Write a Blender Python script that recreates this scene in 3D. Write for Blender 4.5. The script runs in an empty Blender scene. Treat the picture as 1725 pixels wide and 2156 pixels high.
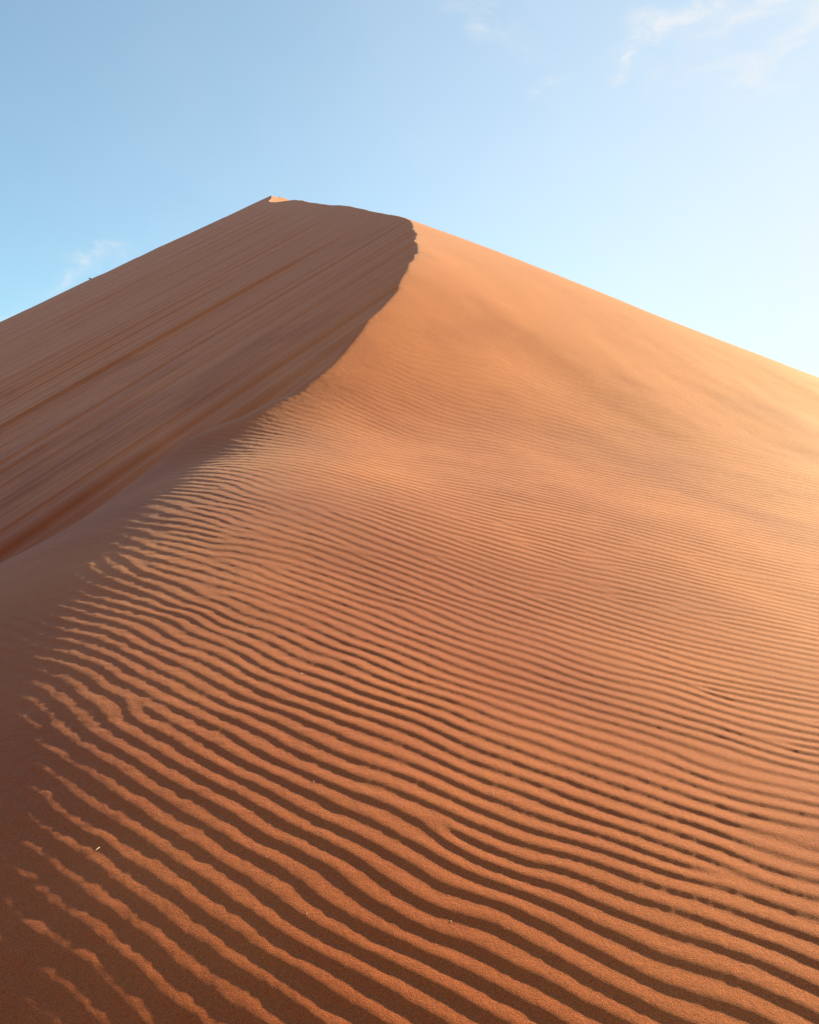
import bpy, math
import numpy as np

# ------------------------------------------------------------------ camera, sky, sun, exposure
R = math.radians
scene = bpy.context.scene
EYE = 1.60                       # eye height above the sand under the photographer
SUN_AZ, SUN_EL = 50.0, 20.0      # degrees to the right of the view direction (+Y), degrees up

cam_d = bpy.data.cameras.new("camera")
cam_d.sensor_fit = 'HORIZONTAL'; cam_d.sensor_width = 36.0; cam_d.lens = 36.1
cam_d.clip_start = 0.05; cam_d.clip_end = 20000
cam = bpy.data.objects.new("camera", cam_d)
cam.location = (0, 0, EYE); cam.rotation_euler = (R(90), 0, 0)
scene.collection.objects.link(cam); scene.camera = cam

sun_d = bpy.data.lights.new("sun", 'SUN')
sun_d.energy = 5.0; sun_d.angle = R(1.2); sun_d.color = (1.0, 0.84, 0.43)
sun = bpy.data.objects.new("sun", sun_d)
sun.rotation_euler = (R(90 - SUN_EL), 0, R(180 - SUN_AZ))
scene.collection.objects.link(sun)

world = bpy.data.worlds.new("World"); scene.world = world; world.use_nodes = True
wn = world.node_tree; wn.nodes.clear()
def N(t, kind, **kw):
    n = t.nodes.new(kind)
    for k, v in kw.items(): setattr(n, k, v)
    return n
wout = N(wn, 'ShaderNodeOutputWorld'); wbg = N(wn, 'ShaderNodeBackground')
sky = N(wn, 'ShaderNodeTexSky', sky_type='NISHITA', sun_disc=False, sun_elevation=R(SUN_EL),
        sun_rotation=R(SUN_AZ), altitude=300.0, air_density=1.0, dust_density=0.1, ozone_density=2.2)
wbg.inputs[1].default_value = 0.088

def vmath(op, a, b=None, t=wn):
    n = N(t, 'ShaderNodeVectorMath', operation=op)
    for i, v in enumerate((a, b)):
        if v is None: continue
        if isinstance(v, (tuple, list)): n.inputs[i].default_value = v
        else: t.links.new(v, n.inputs[i])
    return n.outputs['Value'] if op in ('DOT_PRODUCT', 'LENGTH') else n.outputs[0]
def smath(op, a, b=None, clamp=False, t=wn):
    n = N(t, 'ShaderNodeMath', operation=op, use_clamp=clamp)
    for i, v in enumerate((a, b)):
        if v is None: continue
        if isinstance(v, (int, float)): n.inputs[i].default_value = v
        else: t.links.new(v, n.inputs[i])
    return n.outputs[0]
tc = N(wn, 'ShaderNodeTexCoord'); DIR = tc.outputs['Generated']
def wnoise(scale, detail, rough, stretch, dist=0.0):
    mp = N(wn, 'ShaderNodeMapping'); mp.inputs['Scale'].default_value = stretch; mp.inputs['Rotation'].default_value = (0, R(28), 0)
    wn.links.new(DIR, mp.inputs[0])
    n = N(wn, 'ShaderNodeTexNoise'); n.inputs['Scale'].default_value = scale; n.inputs['Detail'].default_value = detail
    n.inputs['Roughness'].default_value = rough; n.inputs['Distortion'].default_value = dist
    wn.links.new(mp.outputs[0], n.inputs['Vector']); return n
warp = wnoise(9, 5, .6, (1, 1, 1)); fib = wnoise(16, 7, .62, (1, 1, 2.6), .8)
w0 = vmath('SCALE', vmath('SUBTRACT', warp.outputs['Color'], (.5, .5, .5))); w0.node.inputs[3].default_value = .10
DW = vmath('ADD', DIR, w0)
def wisp(u, v, ru, rv, tilt, strength):
    """one wisp of cirrus: centre given as bearing slopes (right, up per unit forward), radii in the same measure"""
    x, z = (u - 862.5) / 1730, (1078 - v) / 1730
    n = math.sqrt(1 + x * x + z * z); c = (x / n, 1 / n, z / n)
    ex = (c[1], -c[0], 0); l = math.hypot(*ex[:2]); ex = (ex[0] / l, ex[1] / l, 0)
    ez = (ex[1] * c[2], -ex[0] * c[2], ex[0] * c[1] - ex[1] * c[0])
    if ez[2] < 0: ez = tuple(-k for k in ez)
    ct, st = math.cos(R(tilt)), math.sin(R(tilt)); ru, rv = ru / 1730 / n, rv / 1730 / n
    A = tuple((ct * a + st * b) / ru for a, b in zip(ex, ez)); B = tuple((-st * a + ct * b) / rv for a, b in zip(ex, ez))
    d = vmath('SUBTRACT', DW, c)
    pa = vmath('DOT_PRODUCT', d, A); pb = vmath('DOT_PRODUCT', d, B)
    r2 = smath('ADD', smath('MULTIPLY', pa, pa), smath('MULTIPLY', pb, pb))
    return smath('MULTIPLY', smath('EXPONENT', smath('MULTIPLY', r2, -1.0)), strength)
cl = None
for args in [(1030, 15, 90, 34, -30, .50), (1440, 28, 110, 22, 18, .95), (1620, 5, 140, 22, 10, .6), (1350, 40, 40, 30, 0, .5),
             (1318, 140, 50, 16, 42, .8), (1150, 172, 42, 14, 20, .5), (1620, 150, 130, 50, 25, .55), (1700, 80, 90, 40, 20, .45),
             (1480, 110, 160, 60, 15, .3), (222, 563, 46, 14, 5, .75), (140, 598, 50, 12, 25, .45), (20, 665, 40, 14, 10, .5)]:
    k = wisp(*args); cl = k if cl is None else smath('ADD', cl, k)
fr = N(wn, 'ShaderNodeMapRange', interpolation_type='SMOOTHSTEP'); fr.inputs[1].default_value = .30; fr.inputs[2].default_value = .72
wn.links.new(fib.outputs['Fac'], fr.inputs[0])
cl = smath('MULTIPLY', smath('MULTIPLY', cl, fr.outputs[0]), 1.1, clamp=True)
# thin high cloud at right; second, unseen veil added to dim the sun's glow
veil = smath('MAXIMUM', wisp(2100, 850, 1450, 1350, 0, .90), wisp(2900, 250, 1650, 1500, 0, .92), clamp=True)
CLOUD = (3.8, 3.86, 3.9, 1)
mx1 = N(wn, 'ShaderNodeMix', data_type='RGBA'); mx1.inputs[7].default_value = CLOUD
tint = vmath('MULTIPLY', sky.outputs[0], (.81, 1.02, .92))
wn.links.new(tint, mx1.inputs[6]); wn.links.new(veil, mx1.inputs['Factor'])
mx2 = N(wn, 'ShaderNodeMix', data_type='RGBA'); mx2.inputs[7].default_value = CLOUD
wn.links.new(mx1.outputs[2], mx2.inputs[6]); wn.links.new(cl, mx2.inputs['Factor'])
wn.links.new(mx2.outputs[2], wbg.inputs[0]); wn.links.new(wbg.outputs[0], wout.inputs[0])

vs = scene.view_settings
vs.view_transform = 'Standard'; vs.look = 'None'; vs.gamma = 1.0; vs.use_curve_mapping = False
vs.exposure = 1.43

# ------------------------------------------------------------------ terrain as a height function of the ground plane
#TERRAIN-BEGIN
def sstep(a, b, v):
    t = np.clip((v - a) / (b - a), 0, 1); return t * t * (3 - 2 * t)
def smin(a, b, k):
    return 0.5 * (a + b - np.sqrt((a - b) ** 2 + k * k))
def hash2(ix, iy, seed):
    n = (ix.astype(np.int64) * 374761393 + iy.astype(np.int64) * 668265263 + seed * 1442695041) & 0xffffffff
    n = ((n ^ (n >> 13)) * 1274126177) & 0xffffffff
    n = ((n ^ (n >> 16)) * 2246822519) & 0xffffffff
    return ((n ^ (n >> 15)) & 0xffffff) / float(0xffffff) * 2 - 1
def vnoise(x, y, seed=0):
    ix = np.floor(x); iy = np.floor(y); fx = x - ix; fy = y - iy
    fx = fx ** 3 * (fx * (fx * 6 - 15) + 10); fy = fy ** 3 * (fy * (fy * 6 - 15) + 10)
    a = hash2(ix, iy, seed); b = hash2(ix + 1, iy, seed); c = hash2(ix, iy + 1, seed); d = hash2(ix + 1, iy + 1, seed)
    return (a * (1 - fx) + b * fx) * (1 - fy) + (c * (1 - fx) + d * fx) * fy

AX, AY, AH = 0.465, 0.4836, 2.3           # slip face: a plane at the angle of repose
AN = math.hypot(AX, AY); UX, UY = AX / AN, AY / AN
# foot line where the near shoulder meets the slip face, then the brink (plan view)
GAM = np.array([(-27.0, -17.0), (-13.3, -3.4), (-6.55, 3.6), (-3.4, 6.9), (-2.3, 7.9), (-1.75, 8.1), (-1.35, 8.4), (-.98, 9.0), (-0.62, 9.9), (-0.33, 10.7), (-0.1, 11.5), (0.06, 12.3), (0.14, 12.9), (0.22, 14.6), (0.1, 17.0), (0.1, 40.0)])
def sdist(x, y):
    """signed distance to the foot line, positive on the windward (right) side"""
    best = np.full(x.shape, 1e9); sg = np.ones(x.shape)
    for (x0, y0), (x1, y1) in zip(GAM[:-1], GAM[1:]):
        dx, dy = x1 - x0, y1 - y0; L2 = dx * dx + dy * dy
        t = np.clip(((x - x0) * dx + (y - y0) * dy) / L2, 0, 1)
        ex = x - x0 - t * dx; ey = y - y0 - t * dy
        d = np.hypot(ex, ey); s = np.where(dx * ey - dy * ex > 0, -1.0, 1.0)
        m = d < best; best = np.where(m, d, best); sg = np.where(m, s, sg)
    return best * sg

def grooves(x, y, keep=1.0):
    """avalanche streaks running straight down the slip face"""
    c = x * UY - y * UX                    # across the fall line
    f = x * UX + y * UY                    # up the fall line
    z = np.zeros(x.shape)
    dist = np.hypot(x, y)
    for i, (w, a, L) in enumerate([(7.0, .09, 24), (2.9, .036, 18), (1.25, .042, 14), (.55, .036, 11), (.26, .022, 8), (.12, .010, 6)]):
        n = vnoise(c / w, f / L + 3.7 * i, 11 + i)
        # ridged profile with one steep side: steps between sand tongues
        amp = a * (1 - sstep(150 * w, 400 * w, dist))
        if w > 2: amp = amp * (.25 + .75 * sstep(10, 40, dist))
        z += amp * keep * (n + 0.55 * np.abs(n) - .18)
    return z

# windward side: cubic B-spline height surface, control points every metre (millimetre heights)
WX0, WY0 = -11.0, -5.0
WC = np.array([
 [-8418,-7923,-7431,-6946,-6473,-6016,-5576,-5155,-4751,-4365,-3994,-3639,-3302,-2984,-2690,-2424,-2188,-1983,-1811,-1668,-1551,-1457,-1380,-1318,-1265,-1219,-1177,-1136,-1097],
 [-7828,-7354,-6881,-6414,-5957,-5514,-5088,-4681,-4294,-3929,-3585,-3262,-2964,-2691,-2446,-2231,-2046,-1892,-1765,-1663,-1582,-1519,-1470,-1432,-1401,-1376,-1354,-1334,-1314],
 [-7235,-6782,-6331,-5884,-5443,-5014,-4601,-4207,-3837,-3492,-3174,-2884,-2625,-2397,-2203,-2039,-1907,-1802,-1720,-1659,-1614,-1581,-1559,-1545,-1537,-1533,-1531,-1531,-1531],
 [-6634,-6207,-5780,-5354,-4932,-4517,-4117,-3736,-3380,-3053,-2759,-2502,-2284,-2105,-1962,-1852,-1772,-1716,-1680,-1657,-1646,-1643,-1648,-1657,-1671,-1688,-1707,-1727,-1747],
 [-6019,-5623,-5226,-4827,-4427,-4029,-3640,-3268,-2923,-2611,-2340,-2114,-1940,-1813,-1727,-1673,-1647,-1639,-1644,-1658,-1678,-1704,-1734,-1767,-1803,-1841,-1880,-1919,-1959],
 [-5384,-5026,-4666,-4300,-3927,-3550,-3173,-2808,-2466,-2164,-1912,-1723,-1597,-1526,-1501,-1508,-1535,-1571,-1614,-1661,-1711,-1763,-1818,-1874,-1931,-1990,-2049,-2108,-2167],
 [-4723,-4409,-4093,-3769,-3432,-3082,-2721,-2360,-2010,-1712,-1475,-1333,-1261,-1241,-1288,-1364,-1439,-1513,-1589,-1665,-1742,-1820,-1898,-1976,-2055,-2133,-2212,-2290,-2369],
 [-4035,-3769,-3500,-3225,-2935,-2622,-2285,-1928,-1568,-1247,-983,-900,-918,-985,-1104,-1220,-1329,-1435,-1539,-1642,-1744,-1846,-1946,-2046,-2145,-2243,-2341,-2438,-2535],
 [-3320,-3101,-2882,-2657,-2422,-2163,-1865,-1523,-1151,-809,-604,-612,-721,-824,-942,-1072,-1203,-1334,-1464,-1591,-1717,-1841,-1962,-2082,-2200,-2318,-2434,-2550,-2666],
 [-2581,-2406,-2231,-2056,-1877,-1683,-1454,-1160,-795,-408,-274,-337,-498,-638,-766,-909,-1059,-1211,-1362,-1512,-1659,-1803,-1945,-2084,-2221,-2356,-2491,-2624,-2758],
 [-1822,-1685,-1549,-1416,-1287,-1159,-1019,-835,-555,-27,86,-17,-198,-387,-556,-722,-891,-1062,-1233,-1402,-1569,-1732,-1892,-2050,-2204,-2358,-2509,-2660,-2811],
 [-1046,-941,-837,-738,-647,-569,-509,-468,-410,218,379,238,72,-121,-316,-507,-696,-886,-1075,-1262,-1446,-1627,-1804,-1979,-2150,-2320,-2489,-2656,-2824],
 [-254,-176,-99,-27,38,86,107,91,55,465,630,427,302,134,-61,-264,-471,-679,-885,-1088,-1288,-1485,-1679,-1870,-2058,-2243,-2428,-2612,-2795],
 [552,608,663,715,761,799,828,856,903,1099,1036,728,572,396,217,5,-216,-438,-660,-879,-1094,-1307,-1516,-1721,-1924,-2126,-2326,-2526,-2726],
 [1374,1411,1448,1484,1521,1563,1621,1715,1858,2023,1800,1350,952,745,533,309,77,-160,-397,-631,-862,-1089,-1312,-1532,-1750,-1967,-2183,-2399,-2615],
 [2214,2235,2257,2282,2315,2365,2445,2564,2714,2797,2615,2125,1596,1216,897,678,419,162,-91,-342,-588,-830,-1066,-1300,-1533,-1765,-1998,-2230,-2463],
 [3073,3080,3089,3104,3132,3181,3258,3362,3478,3522,3384,2910,2305,1794,1461,1134,816,539,263,-9,-272,-526,-776,-1024,-1272,-1521,-1770,-2020,-2270],
 [3953,3945,3940,3943,3958,3990,4040,4101,4162,4148,4000,3638,3122,2584,2114,1669,1307,990,667,370,93,-175,-439,-703,-968,-1234,-1501,-1768,-2036],
 [4854,4828,4804,4787,4779,4780,4787,4788,4761,4680,4507,4204,3755,3239,2736,2273,1876,1492,1121,806,513,228,-54,-337,-620,-905,-1190,-1475,-1761],
 [5773,5722,5674,5629,5587,5546,5499,5434,5337,5198,5000,4718,4323,3856,3377,2922,2491,2052,1654,1310,992,683,378,74,-230,-533,-837,-1140,-1444],
 [6705,6623,6542,6461,6379,6289,6184,6056,5898,5704,5472,5190,4838,4432,3999,3561,3113,2648,2242,1875,1525,1186,854,527,203,-120,-442,-764,-1086],
 [7642,7523,7404,7282,7154,7014,6854,6670,6456,6211,5937,5639,5321,4971,4585,4169,3726,3279,2867,2477,2097,1728,1370,1021,676,334,-6,-345,-684],
 [8577,8418,8257,8091,7917,7728,7519,7286,7026,6739,6428,6110,5809,5493,5141,4752,4336,3913,3497,3091,2691,2302,1923,1552,1188,829,471,115,-240],
 [9503,9302,9098,8889,8671,8437,8185,7913,7618,7303,6975,6650,6342,6030,5694,5329,4939,4534,4123,3711,3303,2900,2506,2119,1738,1362,989,618,247],
 [10415,10173,9929,9679,9420,9148,8861,8556,8236,7905,7570,7240,6918,6597,6265,5913,5540,5151,4749,4339,3928,3520,3115,2716,2323,1933,1546,1161,777],
 [11310,11030,10749,10463,10169,9864,9548,9220,8883,8541,8199,7862,7529,7198,6861,6513,6151,5772,5380,4977,4568,4158,3749,3342,2939,2539,2141,1745,1349],
 [12185,11873,11560,11243,10920,10589,10251,9905,9556,9205,8856,8510,8168,7827,7485,7136,6778,6406,6022,5627,5223,4815,4404,3994,3585,3178,2772,2367,1963],
 [13043,12703,12363,12020,11674,11323,10968,10609,10249,9891,9534,9182,8832,8484,8136,7784,7427,7060,6681,6293,5895,5491,5082,4671,4259,3847,3436,3026,2616],
 [13884,13522,13160,12797,12432,12066,11698,11329,10961,10596,10233,9874,9518,9165,8813,8459,8101,7736,7362,6979,6586,6187,5781,5371,4960,4547,4133,3720,3306],
 [14712,14332,13953,13573,13194,12816,12438,12062,11688,11317,10950,10586,10227,9870,9516,9160,8801,8438,8067,7687,7300,6905,6503,6096,5686,5274,4860,4446,4032],
 [15530,15136,14742,14350,13959,13571,13186,12805,12428,12054,11684,11318,10958,10600,10245,9888,9529,9166,8797,8421,8037,7646,7249,6846,6439,6029,5617,5204,4790],
 [16341,15935,15529,15125,14725,14329,13939,13556,13177,12804,12434,12071,11712,11356,11000,10644,10285,9922,9554,9180,8800,8413,8020,7621,7217,6810,6401,5991,5580],
 [17149,16732,16315,15901,15492,15089,14695,14310,13934,13565,13202,12845,12491,12137,11783,11427,11067,10705,10338,9966,9589,9205,8816,8422,8022,7619,7213,6806,6398],
 [17956,17527,17100,16677,16259,15850,15451,15065,14693,14335,13989,13643,13296,12946,12593,12237,11877,11515,11149,10779,10405,10025,9640,9249,8854,8455,8052,7649,7244]], float) / 1000
def bspline(C, u, v):
    ny, nx = C.shape
    u = np.clip(u, 1.0, nx - 2.001); v = np.clip(v, 1.0, ny - 2.001)
    i = np.floor(u).astype(int); j = np.floor(v).astype(int); u = u - i; v = v - j
    bu = [(1 - u) ** 3 / 6, (3 * u ** 3 - 6 * u * u + 4) / 6, (-3 * u ** 3 + 3 * u * u + 3 * u + 1) / 6, u ** 3 / 6]
    bv = [(1 - v) ** 3 / 6, (3 * v ** 3 - 6 * v * v + 4) / 6, (-3 * v ** 3 + 3 * v * v + 3 * v + 1) / 6, v ** 3 / 6]
    z = 0.0
    for a in range(4):
        for b in range(4):
            z = z + bu[a] * bv[b] * C[j - 1 + b, i - 1 + a]
    return z
def windward(x, y):
    near = bspline(WC, x - WX0, y - WY0)
    # outside the sampled patch: carry on with plain slopes
    ox = np.maximum(x - 15.5, 0); ol = np.maximum(-9.5 - x, 0); oy = np.maximum(y - 26, 0); ob = np.maximum(-3.5 - y, 0)
    near = near + .028 * vnoise(x * .45, y * .4, 31) + .008 * vnoise(x * 1.1, y * 1.0, 32)
    near = near - .32 * ox - .12 * ol + .55 * oy - .2 * ob
    far = .312 * y - .40 * x + .021 * np.maximum(x, 0) + .88 - 1.0 * np.exp(-((y - 86) / 20.0) ** 2)
    far = far + .09 * vnoise(x * .13, y * .13, 33) + .02 * vnoise(x * .5, y * .5, 34)
    return smin(near, far, 0.4)

PLAIN = -24.0
def terrain(x, y):
    p1 = AX * x + AY * y - AH
    keep = 1 - .72 * (1 - sstep(0, 2.5, windward(x, y) - p1)) * sstep(15, 22, y)
    p1 = p1 + grooves(x, y, keep)
    back = AX * x + AY * 115 - AH - .5 * (y - 115)
    p1 = np.minimum(p1, back)
    w = windward(x, y)
    s = sdist(x, y)
    p1 = p1 - .07 * np.exp(-((s + .30) / .30) ** 2) * (1 - sstep(7.6, 9.2, y))
    D = w - p1
    width = 0.35 + 1.2 * (1 - sstep(5.5, 8.5, y))
    m = sstep(0, 1, s / width)
    Dn = smin(D, 0 * D, 0.03)
    z = p1 + Dn + m * (D - Dn)
    # summit knoll behind the end of the brink
    kx, ky, kz = -19.1, 121.0, 46.65
    q = kz - .5 * np.sqrt(np.maximum(x - kx, 0) ** 2 + .1) - .9 * np.maximum(kx - x, 0) - .5 * np.abs(y - ky)
    z = np.maximum(z, q)
    # the dune ends on a gravel plain
    z = np.maximum(z, PLAIN + 0.0 * x)
    return z, m, D, s
#TERRAIN-END

#RIPPLES-BEGIN
# ------------------------------------------------------------------ wind ripples
# direction the ripple crests are crossed (degrees from +Y towards +X), sampled on the ground
RA = np.array([(.1,10,-26),(-.6,8.2,0),(.5,8.7,-16),(-1,6.7,42),(-.05,6.6,0),(-1.2,5.9,50),(-.15,5.5,5),(-1.15,5.2,48),
 (-.55,4.8,38),(0,4.5,14),(-.86,3.9,40),(-.7,4.3,44),(0,3.8,26),(.5,5.3,0),(-.9,2.8,43),(-.9,2.6,42),(-.83,2.2,48),
 (-.56,2.24,39),(-.9,2.1,44),(-.56,1.9,36),(-.9,2,41),(-.3,2,37),(-1.1,3.5,50),(-.6,3.3,39),(.22,2.3,31),(.5,2.7,32),
 (1.05,3.7,19),(.96,2.5,22),(.33,2,32),(2.05,4.7,0),(.7,2,25),(2.7,11.7,-24),(4.2,10.7,-14),(2.1,8,-4),(2.6,6.7,-4),
 (1.7,5.3,-3),(-2.5,4.5,50),(-2.5,1,48),(-1,0,45),(0,0,38),(1.5,0,25),(3,2,5),(5,5,-6),(8,10,-12),(8,3,-8),(8,18,-20),(1,16,-28)])
LAM = 0.102
LX0, LY0, LX1, LY1, LH = -5.0, -1.5, 13.0, 20.0, .045

def angle_field(x, y):
    num_s = np.zeros(x.shape); num_c = np.zeros(x.shape)
    for sx, sy, a in RA:
        sc = .32 + .13 * max(sy, 1) * .5
        w = np.exp(-((x - sx) ** 2 + (y - sy) ** 2 * .6) / (2 * sc * sc)) + 2e-3 / (1 + ((x - sx) ** 2 + (y - sy) ** 2)) ** 2
        num_s += w * math.sin(math.radians(a)); num_c += w * math.cos(math.radians(a))
    return np.arctan2(num_s, num_c)

def build_lattice():
    gx = np.arange(LX0, LX1, LH); gy = np.arange(LY0, LY1, LH)
    X, Y = np.meshgrid(gx, gy)
    a = angle_field(X, Y)
    a = a + (.20 + .10 * sstep(.3, 1.2, -X)) * vnoise(X * 1.1, Y * .9, 71) + .13 * vnoise(X * 2.6, Y * 2.3, 72)
    lam = LAM * (.64 + .40 * sstep(2.0, 6.5, Y - .6 * X) + .10 * vnoise(X * .8, Y * .8, 73))
    kx = 2 * np.pi / lam * np.sin(a); ky = 2 * np.pi / lam * np.cos(a)
    # least-squares phase as a polynomial, then relaxed so that the wavelength stays natural
    def basis(x, y):
        x = (x - 1) / 6; y = (y - 7) / 9
        return [x ** i * y ** j for i in range(8) for j in range(8 - i) if i + j > 0]
    sub = (slice(None, None, 8), slice(None, None, 8))
    xs, ys = X[sub].ravel(), Y[sub].ravel(); e = 1e-3
    wt = 1 / (1 + ((xs - .4 * ys * .3) / 3) ** 2 + (ys / 6) ** 2)
    b0 = np.array(basis(xs, ys)); bx = (np.array(basis(xs + e, ys)) - b0) / e; by = (np.array(basis(xs, ys + e)) - b0) / e
    A = np.concatenate([bx * wt, by * wt], 1).T; B = np.concatenate([kx[sub].ravel() * wt, ky[sub].ravel() * wt])
    co, *_ = np.linalg.lstsq(A, B, rcond=None)
    phi = sum(c * b for c, b in zip(co, basis(X, Y)))
    phi = phi + 1.6 * vnoise(X * 1.0, Y * 1.2, 81) + .9 * vnoise(X * 2.4, Y * 2.8, 82)
    g = vnoise(X * 1.5 + .3 * Y, Y * 3.2, 91) + .4 * vnoise(X * 4, Y * 7, 92); h = vnoise(X * 1.5, Y * 3.2 - .3 * X, 97) + .4 * vnoise(X * 4, Y * 7, 94)
    psi = np.exp(1j * phi) * (1 + 2.1 * (g + 1j * h))
    # neighbours: anisotropic kernel, longer along the crests
    offs = [(1, 0), (0, 1), (1, 1), (1, -1), (2, 0), (0, 2), (2, 1), (1, 2), (2, -1), (1, -2)]
    F = []
    for ox, oy in offs:
        sl_a = (slice(max(0, -oy), psi.shape[0] - max(0, oy)), slice(0, psi.shape[1] - ox))
        sl_b = (slice(max(0, oy), psi.shape[0] - max(0, -oy)), slice(ox, psi.shape[1]))
        mkx = .5 * (kx[sl_a] + kx[sl_b]); mky = .5 * (ky[sl_a] + ky[sl_b])
        e = np.exp(1j * (mkx * ox + mky * oy) * LH)
        ca = np.cos(a[sl_a]); sa = np.sin(a[sl_a])
        dn = ox * sa + oy * ca; dt = ox * ca - oy * sa
        w = np.exp(-(dn * dn) / 1.6 - (dt * dt) / 3.2)
        F.append((sl_a, sl_b, e * w, w))
    for it in range(7):
        acc = psi * 1.0; ws = np.ones(psi.shape)
        for sl_a, sl_b, e, w in F:
            acc[sl_b] += psi[sl_a] * e; ws[sl_b] += w
            acc[sl_a] += psi[sl_b] * np.conj(e); ws[sl_a] += w
        acc /= ws
        m = np.abs(acc)
        psi = acc / (m * .75 + .25)
    psi = psi / np.maximum(np.abs(psi), .12) ** .65
    return psi, kx, ky

def ripple_height(x, y):
    """height of the ripples at points (1-D arrays)"""
    psi, kx, ky = build_lattice()
    ny, nx = psi.shape
    u = (x - LX0) / LH; v = (y - LY0) / LH
    inside = (u > 2) & (u < nx - 3) & (v > 2) & (v < ny - 3)
    out = np.zeros(x.shape)
    xi, yi = x[inside], y[inside]; u = u[inside]; v = v[inside]
    iu = np.floor(u).astype(np.int64); iv = np.floor(v).astype(np.int64); fu = u - iu; fv = v - iv
    bu = [(1 - fu) ** 3 / 6, (3 * fu ** 3 - 6 * fu * fu + 4) / 6, (-3 * fu ** 3 + 3 * fu * fu + 3 * fu + 1) / 6, fu ** 3 / 6]
    bv = [(1 - fv) ** 3 / 6, (3 * fv ** 3 - 6 * fv * fv + 4) / 6, (-3 * fv ** 3 + 3 * fv * fv + 3 * fv + 1) / 6, fv ** 3 / 6]
    acc = np.zeros(xi.shape, complex)
    pf = psi.ravel(); kxf = kx.ravel(); kyf = ky.ravel()
    for b in range(4):
        for a in range(4):
            q = (iv - 1 + b) * nx + (iu - 1 + a)
            dx = (fu - (a - 1)) * LH; dy = (fv - (b - 1)) * LH
            acc += bu[a] * bv[b] * pf[q] * np.exp(1j * (kxf[q] * dx + kyf[q] * dy))
    amp = np.clip(np.abs(acc) * 1.25, 0, 1)
    ph = np.angle(acc)
    # steep side towards the viewer, long gentle side behind the crest
    k2 = .15 + .08 * sstep(-.3, 1.0, xi)
    prof = np.sin(ph) + k2 * np.sin(2 * ph + .15) + .3 * k2 * np.sin(3 * ph + .3)
    out[inside] = amp * prof
    return out
#RIPPLES-END

# ------------------------------------------------------------------ the dune mesh
def ring_radii():
    r = [0.30]
    while r[-1] < 5200:
        q = r[-1]
        if q < 5.5: d = .0075
        elif q < 15: d = .0075 + (q - 5.5) * .00075
        elif q < 150: d = .0146 * (q / 15) ** 1.25
        else: d = .26 * (q / 150) ** 2.2
        r.append(q + d)
    return np.array(r)
def bearings():
    """bearing from +Y towards +X: fine over the part in view, coarser behind"""
    fine = np.linspace(R(-36), R(36), 1400)
    step = fine[1] - fine[0]
    right = [fine[-1]]
    d = step
    while right[-1] < R(178): d = min(d * 1.05, R(2)); right.append(right[-1] + d)
    left = [-v for v in right[1:]][::-1]
    left = [v for v in left if v > R(-178)]
    return np.concatenate([left, fine, [v for v in right[1:] if v <= R(180)]])

rr = ring_radii(); th = bearings()
TH, RR = np.meshgrid(th, rr)
X = (RR * np.sin(TH)).ravel(); Y = (RR * np.cos(TH)).ravel()
Z, M, D, S = terrain(X, Y)
vis = (RR.ravel() < 21) & (np.abs(TH.ravel()) < R(100))
rip = np.zeros(X.shape)
sel = vis & (S > 0.0) & (Y > LY0) & (Y < LY1)
xs, ys = X[sel], Y[sel]
wx = .012 * vnoise(xs * 4, ys * 5, 61) + .0022 * vnoise(xs * 13, ys * 14, 62)
wy = .012 * vnoise(xs * 4, ys * 5, 63) + .0022 * vnoise(xs * 13, ys * 14, 64)
rip[sel] = ripple_height(xs + wx, ys + wy) * np.clip(.93 + .17 * vnoise(xs * 1.5, ys * 2.0, 65) + .07 * vnoise(xs * 6, ys * 8, 66), .3, 1.15)
fade = sstep(0.15, 1.0 + 0 * S, S) * sstep(-.02, .05, np.where(S > 0, -np.minimum(D, 0) + M, 0) - .2)
fade = fade * (1 - sstep(6.5, 12.5, Y - .35 * X))
AMP = .0021 * (1 - .25 * sstep(5.0, 12.0, Y)) * (1 - .35 * sstep(.1, .9, -X)) * (1 - .35 * sstep(.9, 2.0, -X)) * (1 + .12 * sstep(0, 1.2, X))
Z = Z + rip * AMP * np.clip(fade, 0, 1)
# soft unevenness of the bed under the ripples
k = sel.nonzero()[0]
rg = 1 - .62 * sstep(-.7, .5, X[k])
Z[k] += .0035 * vnoise(X[k] * 2.2, Y[k] * 2.6, 67) + rg * .0009 * vnoise(X[k] * 10, Y[k] * 14, 68) + rg * .0006 * vnoise(X[k] * 26, Y[k] * 40, 69) + .0003 * vnoise(X[k] * 60, Y[k] * 70, 70)
del M, D, S

nr, nt = RR.shape
co = np.empty((nr * nt + 1, 3), np.float32)
co[:-1, 0] = X; co[:-1, 1] = Y; co[:-1, 2] = Z + EYE
z0 = terrain(np.zeros(1), np.zeros(1))[0][0]
co[-1] = (0, 0, z0 + EYE)
ii = np.arange(nr - 1)[:, None] * nt; jj = np.arange(nt); jn = (jj + 1) % nt
q = np.stack([ii + jj, ii + jn, ii + nt + jn, ii + nt + jj], -1).reshape(-1, 4)[:, ::-1]
tri = np.stack([np.full(nt, nr * nt), jn, jj], -1)[:, ::-1]
me = bpy.data.meshes.new("sand_dune")
me.vertices.add(len(co)); me.vertices.foreach_set("co", co.ravel())
nl = q.size + tri.size
me.loops.add(nl); me.loops.foreach_set("vertex_index", np.concatenate([q.ravel(), tri.ravel()]).astype(np.int32))
me.polygons.add(len(q) + len(tri))
ls = np.concatenate([np.arange(len(q)) * 4, q.size + np.arange(len(tri)) * 3]).astype(np.int32)
me.polygons.foreach_set("loop_start", ls)
me.polygons.foreach_set("use_smooth", np.ones(len(ls), bool))
me.update(calc_edges=True)
dune = bpy.data.objects.new("sand_dune", me); scene.collection.objects.link(dune)
dune["kind"] = "structure"
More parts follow.
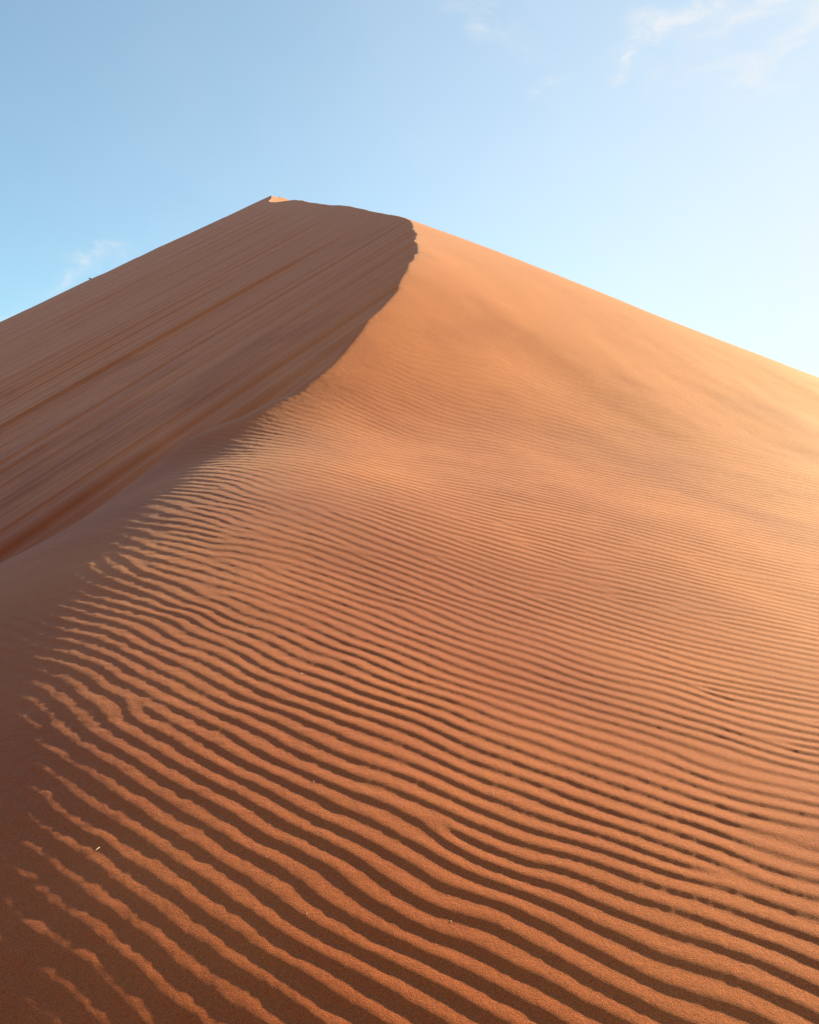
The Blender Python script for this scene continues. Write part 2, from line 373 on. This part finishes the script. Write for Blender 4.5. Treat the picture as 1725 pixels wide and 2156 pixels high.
dune["label"] = "huge orange sand dune with rippled sunlit side and shaded slip face"

# ------------------------------------------------------------------ sand material
def sand_material():
    m = bpy.data.materials.new("sand"); m.use_nodes = True; t = m.node_tree; t.nodes.clear()
    out = N(t, 'ShaderNodeOutputMaterial'); p = N(t, 'ShaderNodeBsdfPrincipled')
    p.inputs['Roughness'].default_value = .78
    p.inputs['Specular IOR Level'].default_value = .06
    p.inputs['Sheen Weight'].default_value = .17; p.inputs['Sheen Roughness'].default_value = .45
    geo = N(t, 'ShaderNodeNewGeometry')
    L = t.links.new
    def noise(scale, detail=2.0, rough=.5, sc=None):
        n = N(t, 'ShaderNodeTexNoise'); n.inputs['Scale'].default_value = scale
        n.inputs['Detail'].default_value = detail; n.inputs['Roughness'].default_value = rough
        if sc:
            mp = N(t, 'ShaderNodeMapping'); mp.inputs['Scale'].default_value = sc
            L(geo.outputs['Position'], mp.inputs[0]); L(mp.outputs[0], n.inputs['Vector'])
        else: L(geo.outputs['Position'], n.inputs['Vector'])
        return n
    big = noise(.6, 3.0); grain = noise(300, 3.0, .75); mid = noise(70, 4.0, .65)
    # foreground darker and redder, crest paler by height: light falloff painted into the colour
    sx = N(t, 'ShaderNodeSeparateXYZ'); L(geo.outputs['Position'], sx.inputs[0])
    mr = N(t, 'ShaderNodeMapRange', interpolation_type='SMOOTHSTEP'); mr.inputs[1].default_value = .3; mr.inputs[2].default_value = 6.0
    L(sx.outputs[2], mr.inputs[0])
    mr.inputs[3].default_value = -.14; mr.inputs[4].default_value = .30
    shade_grad = N(t, 'ShaderNodeMath', operation='ADD'); L(mr.outputs[0], shade_grad.inputs[0]); L(big.outputs['Fac'], shade_grad.inputs[1])
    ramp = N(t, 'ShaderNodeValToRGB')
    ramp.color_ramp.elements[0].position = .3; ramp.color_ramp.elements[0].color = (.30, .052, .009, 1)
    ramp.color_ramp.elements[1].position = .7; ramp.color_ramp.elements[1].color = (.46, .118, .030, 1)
    L(shade_grad.outputs[0], ramp.inputs[0])
    g2 = N(t, 'ShaderNodeValToRGB')
    g2.color_ramp.elements[0].position = .32; g2.color_ramp.elements[0].color = (.55, .50, .45, 1)
    g2.color_ramp.elements[1].position = .68; g2.color_ramp.elements[1].color = (1.45, 1.5, 1.5, 1)
    L(grain.outputs['Fac'], g2.inputs[0])
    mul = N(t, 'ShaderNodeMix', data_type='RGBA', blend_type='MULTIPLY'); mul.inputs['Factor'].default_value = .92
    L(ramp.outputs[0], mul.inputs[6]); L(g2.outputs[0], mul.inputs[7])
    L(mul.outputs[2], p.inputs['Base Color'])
    b1 = N(t, 'ShaderNodeBump'); b1.inputs['Strength'].default_value = 1; b1.inputs['Distance'].default_value = .0026
    L(grain.outputs['Fac'], b1.inputs['Height'])
    b2 = N(t, 'ShaderNodeBump'); b2.inputs['Strength'].default_value = 1; b2.inputs['Distance'].default_value = .0022
    L(mid.outputs['Fac'], b2.inputs['Height']); L(b1.outputs[0], b2.inputs['Normal'])
    L(b2.outputs[0], p.inputs['Normal'])
    L(p.outputs[0], out.inputs[0])
    return m
sand = sand_material()
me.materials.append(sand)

# ------------------------------------------------------------------ small things lying on the sand
def ground_at(x, y):
    i = int(np.clip(np.searchsorted(rr, math.hypot(x, y)), 1, nr - 1)); j = int(np.argmin(np.abs(th - math.atan2(x, y))))
    return float(co[i * nt + j, 2])
rng = np.random.default_rng(5)
def simple_mat(name, col, rough):
    m = bpy.data.materials.new(name); m.use_nodes = True; t = m.node_tree
    p = t.nodes['Principled BSDF']; p.inputs['Roughness'].default_value = rough
    n = N(t, 'ShaderNodeTexNoise'); n.inputs['Scale'].default_value = 900 if rough < .5 else 60
    rp = N(t, 'ShaderNodeValToRGB'); rp.color_ramp.elements[0].color = tuple(c * .75 for c in col) + (1,)
    rp.color_ramp.elements[1].color = tuple(col) + (1,)
    t.links.new(n.outputs['Fac'], rp.inputs[0]); t.links.new(rp.outputs[0], p.inputs['Base Color'])
    return m
quartz = simple_mat("pale_quartz", (.85, .78, .66), .35); straw = simple_mat("dry_straw", (.88, .76, .55), .6)
bark = simple_mat("dark_twigs", (.060, .058, .040), .9); leafm = simple_mat("dull_leaves", (.055, .060, .040), .8)

def mesh_obj(name, v, f, mat, parent=None):
    m = bpy.data.meshes.new(name); m.from_pydata([tuple(map(float, p)) for p in v], [], f); m.update(); m.materials.append(mat)
    o = bpy.data.objects.new(name, m); scene.collection.objects.link(o); o.parent = parent; return o

def grain(x, y, size, label):
    """an angular pale grain: a jittered, slightly flattened ball"""
    v = []; f = []; nu, nv = 8, 5
    for j in range(nv + 1):
        for i in range(nu):
            a = 2 * math.pi * i / nu; b = math.pi * j / nv
            k = size * (1 + .22 * rng.standard_normal() * (0 < j < nv))
            v.append((k * math.sin(b) * math.cos(a), .8 * k * math.sin(b) * math.sin(a), .75 * k * math.cos(b)))
    for j in range(nv):
        for i in range(nu):
            f.append((j * nu + i, (j + 1) * nu + i, (j + 1) * nu + (i + 1) % nu, j * nu + (i + 1) % nu))
    o = mesh_obj("quartz_grain", v, f, quartz)
    o.location = (x, y, ground_at(x, y) + size * .4); o.rotation_euler = (0, 0, rng.uniform(0, 6))
    o["label"] = label; o["category"] = "sand grain"; o["group"] = "pale quartz grains lying on the ripples"

grain(-0.408, 3.116, 0.0026, 'largest bright quartz grain, alone on a lit ripple left of centre')
grain(-0.291, 2.492, 0.0015, 'small pale grain left of centre, below the largest bright grain')
grain(-0.126, 2.424, 0.0013, 'faint pale grain nearest to the middle of the foreground')
grain(-0.381, 2.196, 0.0013, "pale grain on a shaded ripple, halfway between the straw sliver and the picture's middle")
grain(-0.252, 2.008, 0.0013, 'lowest of the pale grains left of centre, in the dark foreground')
grain(0.342, 2.644, 0.0015, 'topmost pale grain right of centre, on the rim of a ripple shadow')
grain(0.248, 2.432, 0.0014, 'pale grain just right of centre, below the topmost one there')
grain(0.739, 2.532, 0.0014, 'rightmost pale grain, on the brighter ripples at right')
grain(0.1, 1.976, 0.0014, 'lowest of all the pale grains, near the bottom centre')
def straw_bit(x, y):
    n, L, r0 = 8, .0072, .0011; v = []; f = []
    for k in range(7):
        s = k / 6; rad = r0 * (.55 + .45 * math.sin(math.pi * s)); cx = (s - .5) * 2 * L; cz = .0006 * math.sin(3 * s)
        for i in range(n):
            a = 2 * math.pi * i / n; v.append((cx, rad * math.cos(a), cz + rad * math.sin(a)))
    for k in range(6):
        for i in range(n): f.append((k * n + i, k * n + (i + 1) % n, (k + 1) * n + (i + 1) % n, (k + 1) * n + i))
    f.append(tuple(range(n))[::-1]); f.append(tuple(6 * n + i for i in range(n)))
    o = mesh_obj("straw_fragment", v, f, straw)
    o.location = (x, y, ground_at(x, y) + .0022); o.rotation_euler = (0, -.25, R(62))
    o["label"] = "tiny pale sliver of straw lying on the dark sand at lower left"; o["category"] = "straw"
straw_bit(-.861, 2.268)

def skyline_shrub(x, y):
    root = bpy.data.objects.new("desert_shrub", None); scene.collection.objects.link(root)
    root.location = (x, y, ground_at(x, y) - .05)
    root["label"] = "tiny dark shrub on the left skyline of the dune"; root["category"] = "shrub"
    v = []; f = []; lv = []; lf = []
    for k in range(34):
        a = rng.uniform(0, 2 * math.pi); sp = rng.uniform(.06, .22); h = rng.uniform(.08, .20) * (1 - .5 * sp)
        p = np.array([0, 0, 0.]); tip = np.array([sp * math.cos(a), sp * math.sin(a), h]); side = np.array([-math.sin(a), math.cos(a), 0]) * .007
        b = len(v); mid = tip * .5 + np.array([0, 0, .05])
        for q_, w_ in ((p, 1), (mid, .8), (tip, .3)):
            v += [q_ + side * w_, q_ - side * w_, q_ + np.array([0, 0, .01]) * w_]
        for s_ in (0, 3):
            for i in range(3): f.append((b + s_ + i, b + s_ + (i + 1) % 3, b + s_ + 3 + (i + 1) % 3, b + s_ + 3 + i))
        for q_ in range(16):
            c = mid + (tip - mid) * rng.uniform(-.5, 1.05) + rng.normal(0, .02, 3); d1 = rng.normal(0, .018, 3); d2 = rng.normal(0, .014, 3)
            b2 = len(lv); lv += [c - d1, c + d2, c + d1, c - d2]; lf.append((b2, b2 + 1, b2 + 2, b2 + 3))
    mesh_obj("twigs", v, f, bark, root); mesh_obj("foliage", lv, lf, leafm, root)
skyline_shrub(-44.6, 114.7)
print("verts", len(co))
